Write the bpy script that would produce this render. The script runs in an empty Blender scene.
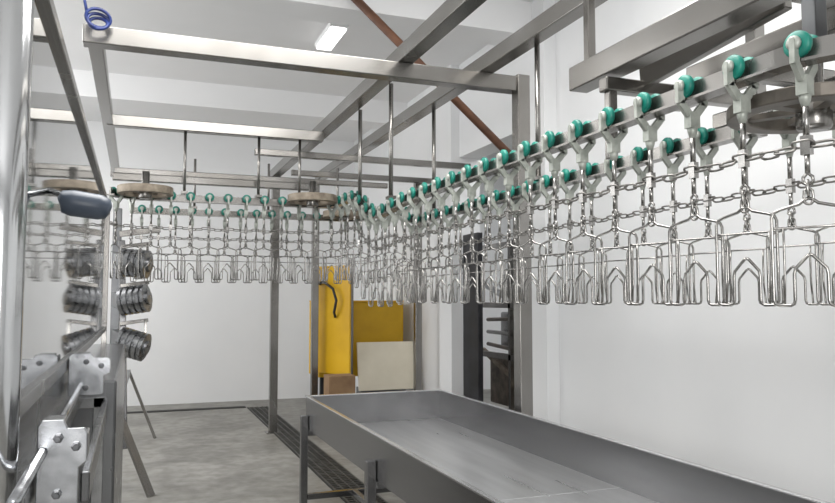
import bpy, math, random, bisect
from mathutils import Vector, Matrix
random.seed(4)
C = bpy.context.scene.collection
EYE = 1.55
bpy.context.scene.view_settings.view_transform = 'Standard'

# ---------------------------------------------------------------- materials
def new_mat(name):
    m = bpy.data.materials.new(name); m.use_nodes = True
    nt = m.node_tree; b = nt.nodes["Principled BSDF"]
    return m, nt, b
def noise_mat(name, c1, c2, scale=6, rough=(0.4, 0.6), metal=0.0, bump=0.0, detail=6, stretch=None, spec=0.5, lo=.32, hi=.68):
    m, nt, b = new_mat(name)
    mp = nt.nodes.new("ShaderNodeMapping")
    geo = nt.nodes.new("ShaderNodeNewGeometry")
    nt.links.new(geo.outputs["Position"], mp.inputs["Vector"])
    if stretch: mp.inputs["Scale"].default_value = stretch
    n = nt.nodes.new("ShaderNodeTexNoise"); n.inputs["Scale"].default_value = scale
    n.inputs["Detail"].default_value = detail
    nt.links.new(mp.outputs["Vector"], n.inputs["Vector"])
    cr = nt.nodes.new("ShaderNodeValToRGB")
    cr.color_ramp.elements[0].position = lo; cr.color_ramp.elements[1].position = hi
    cr.color_ramp.elements[0].color = (*c1, 1); cr.color_ramp.elements[1].color = (*c2, 1)
    nt.links.new(n.outputs["Fac"], cr.inputs["Fac"]); nt.links.new(cr.outputs["Color"], b.inputs["Base Color"])
    mr = nt.nodes.new("ShaderNodeMapRange")
    mr.inputs["To Min"].default_value = rough[0]; mr.inputs["To Max"].default_value = rough[1]
    nt.links.new(n.outputs["Fac"], mr.inputs["Value"]); nt.links.new(mr.outputs["Result"], b.inputs["Roughness"])
    b.inputs["Metallic"].default_value = metal
    if "Specular IOR Level" in b.inputs: b.inputs["Specular IOR Level"].default_value = spec
    if bump:
        bp = nt.nodes.new("ShaderNodeBump"); bp.inputs["Strength"].default_value = bump
        bp.inputs["Distance"].default_value = 0.01
        nt.links.new(n.outputs["Fac"], bp.inputs["Height"]); nt.links.new(bp.outputs["Normal"], b.inputs["Normal"])
    return m
M = {}
M['wall'] = noise_mat("white_wall_paint", (.81,.82,.83), (.85,.855,.86), 1.2, (.6,.75), bump=.03)
M['ceil'] = noise_mat("ceiling_paint", (.82,.825,.83), (.86,.86,.865), 1.0, (.7,.85))
m, nt, b = new_mat("concrete_floor")
geo = nt.nodes.new("ShaderNodeNewGeometry")
def nz(scale, det, dist=0):
    n = nt.nodes.new("ShaderNodeTexNoise"); n.inputs["Scale"].default_value=scale; n.inputs["Detail"].default_value=det
    n.inputs["Distortion"].default_value=dist
    nt.links.new(geo.outputs["Position"], n.inputs["Vector"]); return n
n1, n2 = nz(1.6,12,.8), nz(9,12)
def ramp(n, a, ca, bb, cb):
    cr = nt.nodes.new("ShaderNodeValToRGB"); cr.color_ramp.elements[0].position=a; cr.color_ramp.elements[1].position=bb
    cr.color_ramp.elements[0].color=(*ca,1); cr.color_ramp.elements[1].color=(*cb,1)
    nt.links.new(n.outputs["Fac"], cr.inputs["Fac"]); return cr
r1 = ramp(n1,.36,(.19,.184,.166),.62,(.31,.302,.28)); r2 = ramp(n2,.35,(.68,.67,.64),.62,(1,1,1))
mx = nt.nodes.new("ShaderNodeMix"); mx.data_type='RGBA'; mx.blend_type='MULTIPLY'; mx.inputs["Factor"].default_value=.85
nt.links.new(r1.outputs["Color"], mx.inputs["A"]); nt.links.new(r2.outputs["Color"], mx.inputs["B"])
nt.links.new(mx.outputs["Result"], b.inputs["Base Color"])
mr = nt.nodes.new("ShaderNodeMapRange"); mr.inputs["To Min"].default_value=.40; mr.inputs["To Max"].default_value=.5
nt.links.new(n1.outputs["Fac"], mr.inputs["Value"]); nt.links.new(mr.outputs["Result"], b.inputs["Roughness"])
bp = nt.nodes.new("ShaderNodeBump"); bp.inputs["Strength"].default_value=.08; bp.inputs["Distance"].default_value=.01
nt.links.new(n2.outputs["Fac"], bp.inputs["Height"]); nt.links.new(bp.outputs["Normal"], b.inputs["Normal"])
M['floor'] = m
M['beam'] = noise_mat("brushed_steel_beam", (.225,.215,.20), (.285,.277,.265), 2.5, (.22,.30), .94, detail=2)
M['steel'] = noise_mat("brushed_stainless", (.30,.305,.31), (.44,.445,.45), 14, (.15,.30), .95)
M['post'] = noise_mat("bright_stainless_post", (.50,.51,.52), (.58,.59,.60), 4, (.10,.16), 1.0)
M['clamp'] = noise_mat("worn_clamp_steel", (.32,.33,.345), (.48,.49,.51), 25, (.14,.30), .97, .03)
M['drum'] = noise_mat("drum_steel", (.22,.225,.235), (.38,.385,.395), 25, (.2,.38), .95, .05)
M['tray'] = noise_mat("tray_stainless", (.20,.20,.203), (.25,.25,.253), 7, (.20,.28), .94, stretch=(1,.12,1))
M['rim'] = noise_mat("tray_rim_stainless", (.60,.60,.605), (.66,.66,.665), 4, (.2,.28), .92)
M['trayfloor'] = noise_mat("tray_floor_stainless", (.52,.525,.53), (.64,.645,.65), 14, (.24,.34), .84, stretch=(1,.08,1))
M['mirror'] = noise_mat("polished_sheet", (.50,.51,.515), (.57,.58,.585), 3, (.025,.05), 1.0)
M['wire'] = noise_mat("shackle_wire_steel", (.26,.255,.245), (.42,.41,.395), 30, (.15,.3), .95)
M['chain'] = noise_mat("chain_steel", (.18,.175,.165), (.32,.31,.29), 40, (.25,.45), .9)
M['wheel'] = noise_mat("brown_wheel_iron", (.10,.09,.078), (.21,.19,.165), 12, (.35,.55), .7)
M['teal'] = noise_mat("teal_nylon", (.0,.13,.10), (.006,.22,.165), 20, (.3,.45))
M['bracket'] = noise_mat("cast_bracket_pale", (.28,.30,.27), (.45,.47,.43), 25, (.35,.5), .3)
M['rust'] = noise_mat("rusty_pipe_paint", (.09,.04,.022), (.17,.075,.04), 12, (.5,.7), .1)
M['tan'] = noise_mat("dusty_wheel_rim", (.18,.145,.11), (.36,.31,.245), 18, (.5,.7), .3)
M['yellow'] = noise_mat("yellow_enamel", (.64,.36,.004), (.74,.44,.01), 3, (.3,.5))
M['yellowd'] = noise_mat("yellow_enamel_dull", (.58,.34,.006), (.68,.41,.012), 4, (.4,.6))
M['cream'] = noise_mat("cream_board", (.78,.72,.58), (.84,.78,.64), 5, (.5,.6))
M['card'] = noise_mat("brown_cardboard", (.22,.13,.07), (.30,.19,.10), 8, (.8,.9))
M['dark'] = noise_mat("dark_machine_paint", (.012,.012,.014), (.035,.035,.04), 7, (.4,.6), .2)
M['brownm'] = noise_mat("brownish_machine_steel", (.09,.075,.06), (.24,.20,.165), 10, (.35,.55), .5)
M['grey'] = noise_mat("grey_machine_steel", (.10,.102,.108), (.17,.175,.18), 6, (.22,.4), .85)
M['apron'] = noise_mat("dark_apron_steel", (.16,.162,.168), (.22,.225,.23), 5, (.18,.32), .92)
M['plastic'] = noise_mat("slate_plastic", (.04,.055,.08), (.08,.10,.135), 10, (.3,.4))
M['blue'] = noise_mat("blue_hose_rubber", (.005,.015,.10), (.01,.03,.16), 10, (.3,.4))
M['grate'] = noise_mat("drain_dark", (.01,.01,.01), (.03,.03,.03), 10, (.6,.8))
M['gratebar'] = noise_mat("drain_bar_steel", (.06,.06,.055), (.14,.14,.13), 10, (.4,.6), .7)
m, nt, b = new_mat("lamp_diffuser"); b.inputs["Emission Color"].default_value = (1,.98,.95,1)
b.inputs["Emission Strength"].default_value = 4; M['lamp'] = m

# ---------------------------------------------------------------- mesh builder
class MB:
    def __init__(s): s.v=[]; s.f=[]; s.mi=[]; s.sm=[]; s.cur=0
    def add(s, vs, fs, smooth=False):
        o=len(s.v); s.v += [tuple(v) for v in vs]
        for f in fs: s.f.append([i+o for i in f]); s.mi.append(s.cur); s.sm.append(smooth)
    def box(s, c, size, rot=None):
        hx,hy,hz=[a/2 for a in size]; vs=[]
        for x in(-1,1):
            for y in(-1,1):
                for z in(-1,1):
                    v=Vector((x*hx,y*hy,z*hz))
                    if rot: v=rot@v
                    vs.append(v+Vector(c))
        s.add(vs,[(0,1,3,2),(4,6,7,5),(0,4,5,1),(2,3,7,6),(0,2,6,4),(1,5,7,3)])
    def bar(s, a, b, w, h, up=(0,0,1)):
        a=Vector(a); b=Vector(b); d=b-a; L=d.length; d.normalize()
        u=Vector(up)
        if abs(d.dot(u))>.95: u=Vector((0,1,0))
        r=d.cross(u).normalized(); u=r.cross(d).normalized()
        R=Matrix((r,d,u)).transposed()
        s.box((a+b)/2,(w,L,h),R)
    def tube(s, pts, r, seg=8, closed=False, cap=True):
        pts=[Vector(p) for p in pts]; n=len(pts); vs=[]; prev=None
        for i,p in enumerate(pts):
            if closed: t=pts[(i+1)%n]-pts[i-1]
            else: t=pts[min(i+1,n-1)]-pts[max(i-1,0)]
            t.normalize()
            if prev is None:
                u=Vector((0,0,1)) if abs(t.z)<.9 else Vector((1,0,0))
            else: u=prev
            x=t.cross(u)
            if x.length<1e-4: x=t.cross(Vector((0,1,0)))
            x.normalize(); y=x.cross(t).normalized(); prev=y
            rr = r[i] if isinstance(r,(list,tuple)) else r
            for k in range(seg):
                a=2*math.pi*k/seg
                vs.append(p+x*math.cos(a)*rr+y*math.sin(a)*rr)
        fs=[]
        for i in range(n if closed else n-1):
            j=(i+1)%n
            for k in range(seg):
                l=(k+1)%seg
                fs.append((i*seg+k,i*seg+l,j*seg+l,j*seg+k))
        if cap and not closed:
            fs.append(tuple(range(seg))[::-1]); fs.append(tuple((n-1)*seg+k for k in range(seg)))
        s.add(vs,fs,seg>4)
    def lathe(s, prof, origin, axis, seg=24, smooth=None):
        ax=Vector(axis).normalized(); u=Vector((0,0,1)) if abs(ax.z)<.9 else Vector((1,0,0))
        x=ax.cross(u).normalized(); y=ax.cross(x).normalized(); o=Vector(origin); vs=[]; fs=[]
        for r,h in prof:
            for k in range(seg):
                a=2*math.pi*k/seg; vs.append(o+ax*h+(x*math.cos(a)+y*math.sin(a))*max(r,1e-4))
        for i in range(len(prof)-1):
            for k in range(seg):
                l=(k+1)%seg; fs.append((i*seg+k,i*seg+l,(i+1)*seg+l,(i+1)*seg+k))
        fs.append(tuple(range(seg))[::-1]); fs.append(tuple((len(prof)-1)*seg+k for k in range(seg)))
        s.add(vs,fs,(len(prof)<=12 and seg>8) if smooth is None else smooth)
    def mesh(s, name, mats):
        me=bpy.data.meshes.new(name); me.from_pydata(s.v,[],s.f)
        for k in mats: me.materials.append(M[k])
        me.polygons.foreach_set("material_index", s.mi)
        me.polygons.foreach_set("use_smooth", s.sm)
        import bmesh
        bm=bmesh.new(); bm.from_mesh(me); bmesh.ops.recalc_face_normals(bm, faces=bm.faces); bm.to_mesh(me); bm.free()
        me.update(); return me
def obj(name, mb, mats, bevel=0, parent=None, loc=None):
    me = mb.mesh(name, mats) if isinstance(mb, MB) else mb
    o=bpy.data.objects.new(name, me); C.objects.link(o)
    if loc: o.location=loc
    if bevel:
        md=o.modifiers.new("bevel","BEVEL"); md.width=bevel; md.segments=2; md.limit_method='ANGLE'; md.angle_limit=math.radians(50)
    if parent:
        o.parent=parent; o.matrix_parent_inverse=Matrix.Translation(-Vector(parent.location))
    return o
def tag(o, label, cat, group=None):
    o["label"]=label; o["category"]=cat
    if group: o["group"]=group
    return o
def root(name, loc, label, cat, group=None):
    e=bpy.data.objects.new(name,None); e.location=loc; e.empty_display_size=.1; C.objects.link(e)
    return tag(e,label,cat,group)
def structure(o): o["kind"]="structure"; return o
def bx(mb,x0,x1,y0,y1,z0,z1): mb.box(((x0+x1)/2,(y0+y1)/2,(z0+z1)/2),(x1-x0,y1-y0,z1-z0))
def box6(name,x0,x1,y0,y1,z0,z1,mat,bevel=0,parent=None):
    mb=MB(); bx(mb,x0,x1,y0,y1,z0,z1); return obj(name,mb,[mat],bevel,parent)

# ---------------------------------------------------------------- room
XL,XR,YF,YB,ZC=-3.0,3.35,-4.0,11.8,4.2
structure(box6("floor",XL-.2,7.0,YF-.2,YB+.2,-.1,0,'floor'))
structure(box6("ceiling",XL-.2,7.0,YF-.2,YB+.2,ZC,ZC+.1,'ceil'))
structure(box6("wall_back",XL-.2,7.0,YB,YB+.2,0,ZC,'wall'))
structure(box6("wall_left",XL-.2,XL,YF,YB,0,ZC,'wall'))
structure(box6("wall_front",XL-.2,7.0,YF-.2,YF,0,ZC,'wall'))
mb=MB()
OY0,OY1,OZ=5.85,7.5,3.15
bx(mb,XR,XR+.25,YF,OY0,0,ZC); bx(mb,XR,XR+.25,OY1,YB,0,ZC); bx(mb,XR,XR+.25,OY0,OY1,OZ,ZC)
structure(obj("wall_right",mb,['wall']))
structure(box6("wall_side_room",6.8,7.0,YF,YB,0,ZC,'wall'))
structure(box6("trim_1",XL,XR,5.65,6.0,ZC-.3,ZC,'ceil'))
structure(box6("trim_2",XL,XR,9.2,9.6,ZC-.3,ZC,'ceil'))
structure(box6("trim_3",XR-.12,XR,5.45,5.85,0,ZC,'wall'))
structure(box6("trim_4",XR-.10,XR,7.5,7.85,0,ZC,'wall'))

# floor drain grate
e=root("drain_grate",(1.68,6,0),"long dark steel floor drain grate set in concrete under trough","drain grate")
mb=MB(); bx(mb,1.54,1.84,2.0,11.0,.001,.006); obj("drain_channel",mb,['grate'],0,e)
mb=MB()
y=2.0
while y<11.0:
    bx(mb,1.55,1.83,y,y+.018,.006,.014); y+=.06
for x in (1.555,1.62,1.69,1.76,1.825): bx(mb,x-.006,x+.006,2.0,11.0,.007,.016)
obj("grate_bars",mb,['gratebar'],0,e)
e=root("floor_channel",(.7,11.2,0),"narrow dark drain slot in concrete near the wall","drain")
mb=MB(); bx(mb,-.9,1.53,11.02,11.16,.001,.008); obj("channel_slot",mb,['grate'],0,e)

# ---------------------------------------------------------------- overhead frame
ZF=EYE+1.43
fr=root("overhead_frame",(1.52,8.9,0),"stainless square tube overhead frame on tall posts","steel frame")
def beam(a,b,w=.1,h=.1,name="beam"):
    mb=MB(); mb.bar(a,b,w,h); return obj(name,mb,['beam'],.006,fr)
beam((-.30,4.3,ZF),(2.34,4.3,ZF),.1,.1)
beam((-.25,6.3,ZF),(1.50,6.3,ZF),.09,.09)
beam((-.3,8.9,ZF),(2.07,8.9,ZF),.09,.09)
beam((1.54,-.5,ZF+.10),(1.54,9.0,ZF+.10),.1,.1)
beam((2.10,-.5,ZF+.10),(2.10,9.0,ZF+.10),.1,.1)
beam((-.24,4.35,ZF-.0),(-.24,8.9,ZF-.0),.08,.08)
beam((1.0,6.9,ZF-.05),(3.2,6.9,ZF-.05),.06,.06)
beam((1.54,7.9,ZF-.05),(3.2,7.9,ZF-.05),.06,.06)
beam((-.2,6.9,ZF-.30),(2.3,6.9,ZF-.30),.05,.05)
beam((-.2,6.42,EYE+1.0),(1.45,6.42,EYE+1.0),.06,.06)
beam((-.1,7.42,EYE+.98),(2.0,7.42,EYE+.98),.06,.07)
def post(x,y,z1,w=.09):
    mb=MB(); mb.bar((x,y,.012),(x,y,z1),w,w); mb.box((x,y,.006),(w*1.8,w*1.8,.012)); return obj("post",mb,['beam'],.005,fr)
post(1.54,8.85,ZF+.05); post(2.03,8.85,ZF+.05,.08); post(2.36,4.28,ZF+.06,.09); post(3.08,8.1,ZF,.08)
post(2.45,8.75,EYE+.5,.06)
def hanger(x,y,z0,z1,r=.012):
    mb=MB(); mb.tube([(x,y,z0),(x,y,z1)],r,8); mb.box((x,y,z0+.01),(.05,.08,.02)); return obj("hanger_rod",mb,['beam'],0,fr)
for y in (4.75,5.5): hanger(1.61,y,EYE+.69,ZF+.06,.016)
for y in (3.7,5.3): hanger(2.15,y,EYE+.69,ZF+.06,.016)
for x in (.35,.95,1.3): hanger(x,6.3,EYE+.87,ZF-.04,.012)
for x in (.5,1.2,1.9): hanger(x,7.3,EYE+.87,ZF-.08,.012)
zb=EYE+1.02
beam((1.90,-.4,zb),(1.90,2.90,zb),.10,.11)
beam((1.84,2.62,zb-.10),(2.62,2.62,zb-.10),.06,.06)
beam((1.45,1.30,zb-.11),(2.35,1.30,zb-.11),.08,.08)
beam((2.30,.4,zb-.03),(2.30,2.6,zb-.03),.07,.09)
beam((1.70,1.95,zb+.11),(2.7,1.95,zb+.11),.08,.08)
beam((2.62,.3,zb+.02),(2.62,3.1,zb+.02),.07,.10)
beam((2.05,2.1,zb-.16),(2.7,2.1,zb-.16),.05,.08)
beam((2.45,1.2,zb-.22),(2.45,2.6,zb-.22),.09,.07)
beam((2.05,1.85,zb+.02),(2.05,2.62,zb-.05),.04,.10)
mb=MB(); mb.bar((2.62,2.55,zb-.28),(2.62,2.55,ZC),.06,.06); obj("hanger_post",mb,['beam'],.004,fr)
mb=MB(); mb.bar((1.90,2.80,zb+.05),(1.90,2.80,ZC),.04,.04); obj("hanger_post",mb,['beam'],.004,fr)
mb=MB(); mb.bar((1.88,2.62,zb-.1),(1.88,2.62,EYE+.60),.04,.04); obj("hanger_post",mb,['beam'],.004,fr)
YW=1.50; YWH=1.62
mb=MB(); mb.bar((1.90,YWH,zb-.05),(1.90,YWH,EYE+.75),.05,.05); obj("hanger_post",mb,['grey'],.004,fr)

# rusty pipe
mb=MB(); a=Vector((1.255,5.5,4.19)); b=Vector((3.21,5.5,4.19-.85*1.95)); mb.tube([a,b],.034,14); mb.tube([b,b+Vector((.02,0,-.017))],.06,14)
tag(obj("rusty_pipe",mb,['rust']),"slanting rust-brown round pipe running from ceiling to wall","pipe")

# ceiling lamp
e=root("ceiling_lamp",(1.76,7.0,ZC),"white fluorescent ceiling fixture, lit","ceiling lamp")
box6("housing",1.66,1.84,6.7,7.35,ZC-.05,ZC-.001,'ceil',.006,e)
box6("diffuser",1.675,1.825,6.72,7.33,ZC-.075,ZC-.05,'lamp',.006,e)

# ---------------------------------------------------------------- conveyor path
HL,HH=EYE+.665,EYE+.85
def sm(a,b,t):
    t=max(0,min(1,(t-a)/(b-a))); return t*t*(3-2*t)
path=[]
def zA(y): return HL+(HH-HL)*sm(5.05,5.75,y)-.03*sm(4.4,5.0,y)*(1-sm(5.05,5.5,y))
def zB(y): return HL+(HH-HL)*sm(5.6,6.3,y)
for i in range(0,10):
    a=math.pi-math.pi/2*i/10; path.append((.05+.25*math.cos(a),6.05+.25*math.sin(a),HH))
x=.05
while x<1.36: path.append((x,6.3,HH)); x+=.05
for i in range(0,10):
    a=math.pi/2-math.pi/2*i/10; path.append((1.36+.25*math.cos(a),6.05+.25*math.sin(a),HH))
y=6.05
while y>YW: path.append((1.61,y,zA(y))); y-=.05
for i in range(0,21):
    a=math.pi+math.pi*i/20; path.append((1.88+.27*math.cos(a),YW+.27*math.sin(a),HL))
y=YW+.05
while y<7.05: path.append((2.15,y,zB(y))); y+=.05
for i in range(0,10):
    a=math.pi/2*i/10; path.append((1.9+.25*math.cos(a),7.05+.25*math.sin(a),HH))
x=1.9
while x>-.1: path.append((x,7.3,HH)); x-=.05
path=[Vector(p) for p in path]
cum=[0]
for a,b in zip(path,path[1:]): cum.append(cum[-1]+(b-a).length)
LT=cum[-1]
def at(s):
    s=max(0,min(LT-1e-4,s))
    i=bisect.bisect_right(cum,s)-1; i=min(i,len(path)-2)
    t=(s-cum[i])/max(1e-6,cum[i+1]-cum[i]); p=path[i].lerp(path[i+1],t)
    d=(path[min(i+2,len(path)-1)]-path[max(i-1,0)]).normalized()
    return p,d
def sweep(mb, prof, dz=0):
    vs=[];n=len(prof)
    for i,p in enumerate(path):
        d=(path[min(i+1,len(path)-1)]-path[max(i-1,0)]); d.z=0; d.normalize(); r=Vector((d.y,-d.x,0))
        for (u,w) in prof: vs.append(p+r*u+Vector((0,0,w+dz)))
    fs=[]
    for i in range(len(path)-1):
        for k in range(n):
            l=(k+1)%n; fs.append((i*n+k,i*n+l,(i+1)*n+l,(i+1)*n+k))
    fs.append(tuple(range(n))); fs.append(tuple((len(path)-1)*n+k for k in range(n))[::-1])
    mb.add(vs,fs)
tr=root("conveyor_track",(1.61,6.0,EYE+.6),"stainless inverted tee overhead conveyor rail","conveyor rail")
mb=MB(); sweep(mb,[(-.004,-.04),(-.004,.015),(.004,.015),(.004,-.04)]); obj("rail_web",mb,['beam'],0,tr)
mb=MB(); sweep(mb,[(-.028,-.046),(-.028,-.038),(.028,-.038),(.028,-.046)]); obj("rail_flange",mb,['beam'],0,tr)

# chain (links turned 45 degrees alternately)
PIT=.2032; CP=PIT/4
mb=MB(); s=0; k=0
while s<LT-CP:
    p,d=at(s); d2=Vector((d.x,d.y,d.z)).normalized(); r=d2.cross(Vector((0,0,1))).normalized(); u=r.cross(d2)
    w=((r+u) if k%2 else (r-u)).normalized()
    sag=.014*math.sin(math.pi*((s/PIT-.3)%1))
    c=p+Vector((0,0,-.255-sag))
    pts=[]
    for q in range(12):
        a=2*math.pi*q/12; cx=math.cos(a); sx=math.sin(a)
        pts.append(c+d2*(.016*(1 if cx>0 else -1)*(1 if abs(cx)>.1 else 0)+cx*.013)+w*(sx*.011))
    mb.tube(pts,.0038,6,closed=True); s+=CP; k+=1
tag(obj("conveyor_chain",mb,['chain']),"steel link chain running under the teal conveyor rollers","chain")

# ---- prototypes
mb=MB()
for sgn in (-1,1):
    mb.bar((0,sgn*.045,.012),(0,sgn*.045,-.055),.026,.014,(1,0,0)); mb.bar((0,sgn*.045,-.050),(0,sgn*.012,-.088),.024,.014,(1,0,0))
    mb.lathe([(.012,0),(.019,.003),(.019,.012),(.011,.016)],(0,sgn*.040,0),(0,sgn,0),14)
mb.box((0,0,-.105),(.030,.036,.050)); mb.tube([(0,0,-.125),(0,0,-.14),(0,0,-.16)],[.016,.015,.009],10)
me_br=mb.mesh("trolley",['bracket'])
mb=MB(); mb.lathe([(.010,-.011),(.030,-.011),(.036,-.007),(.036,.006),(.031,.011),(.010,.011)],(0,0,0),(0,1,0),20)
me_ro=mb.mesh("roller",['teal'])
mb=MB()
mb.tube([(0,0,-.14),(0,0,-.25)],.0085,8)
mb.box((0,0,-.262),(.026,.018,.05)); mb.tube([(0,0,-.28),(0,0,-.335)],.007,8)
mb.tube([(.0,0,-.335),(.012,0,-.345),(.014,0,-.358),(0,0,-.368),(-.014,0,-.358),(-.012,0,-.345)],.0045,6,closed=True)
me_rod=mb.mesh("hanger_rod",['wire'])
mb=MB(); R=.0044; W=.090
half=[(.0,0,-.400),(.010,0,-.404),(.022,0,-.414),(W-.022,.0,-.426),(W-.006,0,-.433),(W,0,-.446),(W,0,-.664),(W-.004,0,-.674),(W-.014,0,-.678),(.050,0,-.678),(.042,0,-.674),(.039,0,-.664),(.039,0,-.596),(.036,0,-.582),(.007,0,-.550),(0,0,-.546)]
mb.tube(half,R,8)
mb.tube([(-x,y,z) for x,y,z in half],R,8)
mb.tube([(-W,.0,-.475),(-.075,.008,-.475),(.075,.008,-.475),(W,0,-.475)],R*.8,8)
for sg in (-1,1):
    mb.tube([(sg*.064,.008,-.475),(sg*.064,.012,-.52),(sg*.064,.012,-.60),(sg*.064,.0,-.678)],R*.75,6)
me_sh=mb.mesh("shackle",['wire'])
mb=MB()
def link(c,rot):
    pts=[]
    for k in range(12):
        a=2*math.pi*k/12; z=math.sin(a)*.010+(.010 if math.sin(a)>.1 else -.010 if math.sin(a)<-.1 else 0); w=math.cos(a)*.011
        pts.append((w if rot else 0, 0 if rot else w, c+z))
    mb.tube(pts,.004,6,closed=True)
link(-.374,False); link(-.396,True)
me_li=mb.mesh("link_chain",['wire'])

# trolley stations: .2032 along the long lines, closer on the back rows
LrowA = 1.9; LrowB = LT-2.0
st=[.06+PIT*k for k in range(0,200) if LrowA < .06+PIT*k < LrowB]
s0=st[0]-.150
while s0>.12: st.insert(0,s0); s0-=.150
s0=st[-1]+.150
while s0<LT-.05: st.append(s0); s0+=.150
for s in st:
    p,d=at(s); ang=math.atan2(d.y,d.x)
    base=Matrix.Translation(p)@Matrix.Rotation(ang,4,'Z')
    t=bpy.data.objects.new("trolley",me_br); C.objects.link(t); t.matrix_world=base
    tag(t,"pale cast conveyor trolley with teal rollers on overhead rail","conveyor trolley","trolleys on the overhead rail")
    for sg in (-1,1):
        r=bpy.data.objects.new("roller",me_ro); C.objects.link(r); r.parent=t; r.location=(0,sg*.026,0)
    r=bpy.data.objects.new("hanger_rod",me_rod); C.objects.link(r); r.parent=t
    h=bpy.data.objects.new("shackle",me_sh); C.objects.link(h)
    tw = random.uniform(14,19) if abs(d.y)>.9 else random.uniform(12,20)
    h.matrix_world=base@Matrix.Rotation(math.radians(tw),4,'Z')
    tag(h,"empty bent steel wire poultry shackle hanging from conveyor trolley","shackle","shackles hanging on the line")
    r=bpy.data.objects.new("link_chain",me_li); C.objects.link(r); r.parent=h

# ---------------------------------------------------------------- wheels
def wheel(c, r, mat, label, th=.03, rim=.05):
    e=root("corner_wheel",c,label,"conveyor wheel")
    mb=MB(); x,y,z=c
    prof_o=[(r,-th),(r,th),(r-rim,th),(r-rim,-th)]
    vs=[];fs=[];S=40
    for k in range(S):
        a=2*math.pi*k/S
        for (q,h) in prof_o: vs.append((x+q*math.cos(a),y+q*math.sin(a),z+h))
    for k in range(S):
        l=(k+1)%S
        for j in range(4):
            m=(j+1)%4; fs.append((k*4+j,k*4+m,l*4+m,l*4+j))
    mb.add(vs,fs); obj("wheel_rim",mb,[mat],.004,e)
    mb=MB()
    for k in range(6):
        a=math.pi/3*k; mb.bar((x+.03*math.cos(a),y+.03*math.sin(a),z),(x+(r-.04)*math.cos(a),y+(r-.04)*math.sin(a),z),.035,.018)
    obj("wheel_spokes",mb,[mat if mat=='wheel' else 'beam'],0,e)
    mb=MB(); mb.lathe([(.045,-.06),(.05,-.05),(.05,.05),(.03,.06),(.03,.15)],(x,y,z),(0,0,1),18); obj("hub",mb,['beam'],0,e)
    return e
wheel((.05,6.05,HH-.005),.205,'tan',"dusty tan rimmed horizontal conveyor corner wheel")
wheel((1.36,6.05,HH-.005),.205,'tan',"dusty tan rimmed horizontal conveyor corner wheel")
wheel((1.885,YWH,HL-.095),.242,'wheel',"large worn brown iron horizontal turning wheel of conveyor",.02,.06)
wheel((1.9,7.05,HH-.005),.205,'tan',"dusty tan rimmed horizontal conveyor corner wheel")

# ---------------------------------------------------------------- trough table
tb=root("trough_table",(1.7,3.3,0),"long stainless steel trough table on square legs","trough")
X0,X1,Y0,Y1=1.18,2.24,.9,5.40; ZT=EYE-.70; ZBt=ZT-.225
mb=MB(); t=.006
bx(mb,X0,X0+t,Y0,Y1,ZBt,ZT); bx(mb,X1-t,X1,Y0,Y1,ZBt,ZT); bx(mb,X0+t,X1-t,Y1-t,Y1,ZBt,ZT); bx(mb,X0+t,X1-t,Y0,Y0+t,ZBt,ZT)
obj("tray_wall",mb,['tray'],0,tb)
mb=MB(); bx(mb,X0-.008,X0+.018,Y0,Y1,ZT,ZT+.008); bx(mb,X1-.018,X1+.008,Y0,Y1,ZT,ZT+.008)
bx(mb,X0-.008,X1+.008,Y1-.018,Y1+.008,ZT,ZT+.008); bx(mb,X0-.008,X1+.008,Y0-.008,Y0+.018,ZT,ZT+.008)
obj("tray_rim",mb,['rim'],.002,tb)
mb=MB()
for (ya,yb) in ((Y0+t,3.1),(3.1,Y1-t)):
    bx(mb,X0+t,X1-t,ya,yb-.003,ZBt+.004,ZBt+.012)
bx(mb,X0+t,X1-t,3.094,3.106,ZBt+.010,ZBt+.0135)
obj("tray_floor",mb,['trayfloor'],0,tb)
def leg(x,y):
    mb=MB(); mb.bar((x,y,.02),(x,y,ZBt+.10),.05,.05); mb.lathe([(.03,0),(.03,.01),(.012,.014),(.012,.03)],(x,y,0),(0,0,1),12)
    obj("leg",mb,['tray'],.004,tb)
for y in (5.33,3.72,2.2,1.0):
    leg(X0-.028,y); leg(X1+.028,y)
    for z in (.15,ZBt-.025):
        mb=MB(); mb.bar((X0,y,z),(X1,y,z),.04,.04); obj("crossbar",mb,['tray'],.003,tb)
for dx in (.35,.75):
    mb=MB(); mb.bar((X0+dx,1.0,.15),(X0+dx,5.31,.15),.04,.04); obj("stretcher",mb,['tray'],.003,tb)

# ---------------------------------------------------------------- plucking machine
pm=root("plucking_machine",(-.3,3.6,0),"stainless poultry plucking machine with polished side sheet and clamps","plucking machine")
box6("side_panel",-.225,-.205,1.45,5.7,EYE-.185,EYE+.65,'mirror',0,pm)
mb=MB(); mb.bar((-.205,1.3,EYE+.66),(-.205,5.72,EYE+.66),.032,.032); obj("top_rail",mb,['beam'],.003,pm)
mb=MB(); mb.tube([(-.210,1.40,0),(-.210,1.40,3.0)],.034,40); obj("frame_post",mb,['post'],0,pm)
mb=MB(); mb.bar((-.205,5.72,.0),(-.205,5.72,EYE+.68),.035,.035); obj("frame_post",mb,['beam'],.003,pm)
mb=MB(); mb.bar((-.205,1.45,EYE-.20),(-.205,5.72,EYE-.20),.024,.035); obj("bottom_rail",mb,['apron'],.003,pm)
mb=MB(); mb.tube([(-.155,1.2,EYE-.285),(-.155,3.0,EYE-.255)],.009,12); obj("adjuster_rod",mb,['clamp'],0,pm)
mb=MB(); mb.bar((-.19,1.45,EYE-.36),(-.19,3.0,EYE-.34),.04,.05); obj("slide_rail",mb,['steel'],.004,pm)
mb=MB(); mb.bar((-.10,1.9,EYE-.43),(-.10,3.05,EYE-.41),.02,.07); obj("slide_rail",mb,['apron'],.004,pm)
box6("apron_plate",-.225,-.205,1.44,3.05,.12,EYE-.215,'apron',.004,pm)
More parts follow.
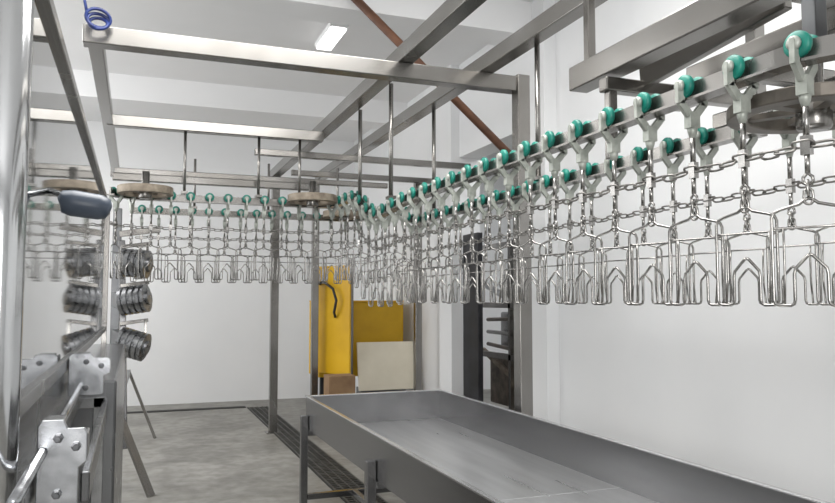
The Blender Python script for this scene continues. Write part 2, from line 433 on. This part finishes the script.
lb=box6("lower_body",-.7,-.06,3.05,5.6,.12,EYE-.30,'apron',.01,pm)
mb=MB()
for (x0,x1,z0,z1) in ((-.68,-.10,.16,.20),(-.68,-.10,EYE-.40,EYE-.36),(-.68,-.64,.16,EYE-.36),(-.14,-.10,.16,EYE-.36)): bx(mb,x0,x1,3.03,3.05,z0,z1)
obj("door_frame",mb,['steel'],.003,pm)
for x in (-.65,-.1):
    for y in (3.1,5.5):
        mb=MB(); mb.bar((x,y,0),(x,y,.13),.06,.06); obj("foot",mb,['grey'],0,pm)
def clamp(x,y,z,w,h):
    mb=MB()
    out=[(-.5,-.5),(.28,-.5),(.34,-.46),(.34,-.05),(.5,.02),(.5,.34),(.44,.40),(.1,.40),(.02,.5),(-.42,.5),(-.5,.44)]
    n=len(out); vs=[(x+a*w,y-.005,z+c*h) for a,c in out]+[(x+a*w,y+.006,z+c*h) for a,c in out]
    mb.add(vs,[tuple(range(n)),tuple(range(n,2*n))[::-1]]+[(i,(i+1)%n,n+(i+1)%n,n+i) for i in range(n)])
    o=obj("clamp",mb,['clamp'],.002,pm); o["label"]="worn stepped steel clamp plate"
    mb=MB(); mb.bar((x-w*.46,y+.006,z),(x-w*.46,y+.09,z),.008,h*.9); obj("clamp_flange",mb,['clamp'],.003,pm)
    mb=MB(); mb.bar((x+w*.46,y+.006,z+h*.18),(x+w*.46,y+.07,z+h*.18),.008,h*.3); obj("clamp_flange",mb,['clamp'],.003,pm)
    mb=MB(); mb.bar((x-w*.4,y+.05,z+h*.46),(x,y+.05,z+h*.46),.07,.008); obj("clamp_flange",mb,['clamp'],.003,pm)
    for dx,zz in ((-.08,-.32),(-.08,.30),(.28,.2)):
        mb=MB(); mb.lathe([(.009,0),(.009,.007),(.005,.0075),(.005,.016)],(x+w*dx,y-.005,z+zz*h),(0,-1,0),6,False)
        obj("bolt",mb,['grey'],0,pm)
clamp(-.122,1.55,EYE-.305,.085,.165); clamp(-.13,2.55,EYE-.23,.12,.13)
mb=MB(); ctr=Vector((-.115,1.9,EYE+.225))
mb.tube([ctr+Vector((-.058,0,.004)),ctr+Vector((-.052,0,.006)),ctr+Vector((-.03,0,.003)),ctr+Vector((.03,0,-.004)),ctr+Vector((.048,0,-.008)),ctr+Vector((.054,0,-.010))],[.012,.026,.031,.030,.024,.010],16)
obj("handle",mb,['plastic'],0,pm)
mb=MB(); mb.tube([ctr+Vector((.0,.01,0)),ctr+Vector((-.03,.05,.02)),(-.21,2.0,EYE+.27)],.008,8); obj("handle_bracket",mb,['steel'],0,pm)

# disc head column
hc=root("plucker_head_column",(-.1,6.75,0),"steel column carrying compact ribbed plucker drums","plucker drums")
mb=MB(); mb.bar((-.16,6.75,0),(-.16,6.75,EYE+.78),.07,.07); obj("column",mb,['grey'],.005,hc)
mb=MB(); mb.bar((-.12,6.7,EYE+.5),(-.06,6.55,.35),.05,.10); obj("column",mb,['tray'],.005,hc)
def head(z,tilt,x=-.11):
    prof=[(.02,0),(.11,.0)]
    h=.0
    for k in range(4):
        prof+=[(.115,h+.003),(.115,h+.030),(.100,h+.033),(.100,h+.045)]; h+=.048
    prof+=[(.115,h),(.115,h+.018),(.06,h+.022),(.06,h+.040),(.02,h+.041)]
    ax=(math.cos(tilt),-.35,math.sin(tilt)); mb=MB()
    mb.lathe(prof,(x,6.45,z),ax,24); o=obj("drum",mb,['drum'],0,hc); o["label"]="ribbed steel drum"
head(EYE+.31,-.10); head(EYE-.01,.16); head(EYE-.32,-.30)
for z in (EYE+.31,EYE-.01,EYE-.32):
    mb=MB(); mb.bar((-.16,6.70,z+.02),(-.10,6.45,z),.05,.12); obj("drum_bracket",mb,['grey'],.004,hc)
    mb=MB(); mb.bar((-.12,6.52,z+.13),(.10,6.50,z+.16),.03,.03); mb.bar((.08,6.50,z+.16),(.08,6.45,z+.02),.02,.03); obj("drum_bracket",mb,['beam'],.003,hc)
mb=MB(); mb.bar((-.14,6.6,EYE+.55),(.18,6.6,EYE+.60),.05,.05); obj("drum_bracket",mb,['beam'],.003,hc)
mb=MB(); mb.bar((-.10,6.5,.62),(.15,6.35,.0),.09,.02); obj("leg",mb,['beam'],0,hc)
mb=MB(); mb.bar((-.05,9.0,.75),(.24,9.0,.0),.11,.03); obj("leg",mb,['beam'],0,hc)
mb=MB(); mb.bar((-.12,6.7,.72),(-.06,9.0,.75),.05,.05); obj("stretcher",mb,['grey'],0,hc)

# blue hose coil
mb=MB(); c=Vector((-.22,4.17,ZF+.03))
for j in range(3):
    pts=[]
    for k in range(20):
        a=2*math.pi*k/20; rr=.045+.007*j
        pts.append(c+Vector((rr*math.cos(a),-.006*j+.02*math.sin(a+j),rr*.8*math.sin(a)+.012*j)))
    mb.tube(pts,.009,8,closed=True)
mb.tube([c+Vector((-.05,0,.02)),c+Vector((-.07,0,.12)),c+Vector((-.04,.03,.4)),c+Vector((-.04,.03,ZC-c.z-.01))],.008,8)
tag(obj("blue_hose",mb,['blue']),"small coil of glossy blue hose looped on the frame","hose")

# ---------------------------------------------------------------- yellow cabinet area
yc=root("yellow_cabinet",(2.7,9.2,0),"yellow enamelled metal machine cabinet with angled door panel","cabinet")
mb=MB(); mb.bar((2.09,9.02,EYE-.23),(2.38,8.50,EYE-.23),.025,1.30); obj("cabinet_door",mb,['yellow'],.006,yc)
box6("body",2.13,3.24,9.04,9.6,EYE-.95,EYE-.02,'yellowd',.01,yc)
box6("top_plate",2.13,3.24,9.03,9.62,EYE-.02,EYE+.0,'yellow',.004,yc)
for x in (2.18,3.19):
    for y in (9.07,9.55):
        mb=MB(); mb.bar((x,y,0),(x,y,EYE-.94),.05,.05); obj("leg",mb,['dark'],0,yc)
mb=MB(); q=lambda u,z,o: (2.09+.29*u-.87*o, 9.02-.52*u-.48*o, EYE+z)
mb.tube([q(.15,.20,.02),q(.2,.22,.08),q(.4,.22,.09),q(.65,.14,.09),q(.75,0,.09),q(.65,-.14,.07),q(.62,-.2,.03)],.016,10)
obj("hose_handle",mb,['dark'],0,yc)
mb=MB(); R=Matrix.Rotation(math.radians(-10),3,'X'); mb.box((2.86,8.60,.50+.26),(.72,.02,.58),R)
tag(obj("cream_board",mb,['cream'],.006),"smooth cream coloured board leaning upright before yellow cabinet","board")
tag(box6("crate",2.57,3.14,8.66,8.9,0,.49,'grey',.006),"low grey metal crate under the cream board","crate")
tag(box6("cardboard_box",2.05,2.36,8.20,8.45,0,.70,'card',.006),"tall plain brown cardboard box standing beside steel post","box")

# opening contents
bd=root("black_door",(3.5,7.2,0),"black metal door leaf standing open in the tall opening","door")
box6("door_leaf",3.36,3.42,7.06,7.44,.02,EYE+.72,'dark',.006,bd)
for z in (.4,1.9):
    box6("hinge",3.345,3.36,7.38,7.43,z,z+.12,'grey',0,bd)
rk=root("machine_rack",(3.9,7.0,0),"brownish steel machine with housings and pipes inside opening","machine")
for x in (3.72,4.6):
    for y in (6.35,7.0,7.9):
        mb=MB(); mb.bar((x,y,0),(x,y,2.2),.05,.05); obj("upright",mb,['beam'],0,rk)
for z in (.35,.95,1.5,2.15):
    mb=MB(); mb.bar((3.72,6.3,z),(3.72,7.95,z),.05,.06); obj("crossbar",mb,['beam'],0,rk)
box6("back_plate",4.62,4.65,6.3,8.2,.1,2.15,'brownm',0,rk)
box6("housing",3.86,4.5,6.5,7.8,.38,.9,'brownm',.02,rk)
box6("housing",3.95,4.4,6.6,7.7,1.0,1.42,'tray',.02,rk)
for k in range(3):
    mb=MB(); mb.tube([(3.84,6.4,.98+.2*k),(3.84,7.8,1.05+.14*k)],.022,8); obj("pipe",mb,['beam' if k%2 else 'brownm'],0,rk)
mb=MB(); mb.bar((3.78,6.4,.5),(3.78,7.8,.98),.03,.06); obj("guide_chute",mb,['tan'],0,rk)
mb=MB(); mb.bar((3.78,6.4,1.35),(3.78,7.8,1.75),.03,.06); obj("guide_chute",mb,['steel'],0,rk)
mb=MB(); mb.lathe([(.03,-.03),(.03,0),(.13,0),(.13,.26),(.09,.29),(.03,.29)],(3.95,7.45,1.74),(-.2,-1,0),20,False); obj("motor",mb,['grey'],0,rk)

# ---------------------------------------------------------------- lights
def area(name,loc,rot,sx,sy,e,col=(1,1,1)):
    l=bpy.data.lights.new(name,'AREA'); l.shape='RECTANGLE'; l.size=sx; l.size_y=sy; l.energy=e; l.color=col
    o=bpy.data.objects.new(name,l); o.location=loc; o.rotation_euler=rot; C.objects.link(o); return o
area("window_light",(-1.2,-3.6,2.2),(math.radians(90),0,math.radians(-12)),3,2.2,185,(1,.99,.98))
area("ceiling_fill_light",(0.8,2.6,4.1),(0,0,0),2.4,2.4,195,(1,.99,.97))  # added soft fill above the view, no ceiling panel hangs here
area("ceiling_fill_light_b",(-2.1,8.2,4.1),(0,math.radians(-20),0),1.2,5,170,(1,.99,.98))  # unseen fill added to brighten the far end, hidden left of view
area("left_fill_light",(-2.9,7.5,2.4),(0,math.radians(-90),0),1.8,5,80,(.99,.995,1))  # added side fill; the left wall has no window
area("side_room_light",(5.2,6.8,4.0),(0,0,0),2,4,120)
w=bpy.data.worlds.new("World"); bpy.context.scene.world=w; w.use_nodes=True
w.node_tree.nodes["Background"].inputs[0].default_value=(.8,.85,.9,1); w.node_tree.nodes["Background"].inputs[1].default_value=.5

# ---------------------------------------------------------------- camera
cd=bpy.data.cameras.new("camera"); cam=bpy.data.objects.new("camera",cd); C.objects.link(cam)
cd.sensor_width=36; cd.lens=740/835*36; cd.clip_start=.05
cam.location=(0,0,EYE); cam.rotation_euler=(math.radians(90+3.79),0,math.radians(-20.8))
bpy.context.scene.camera=cam
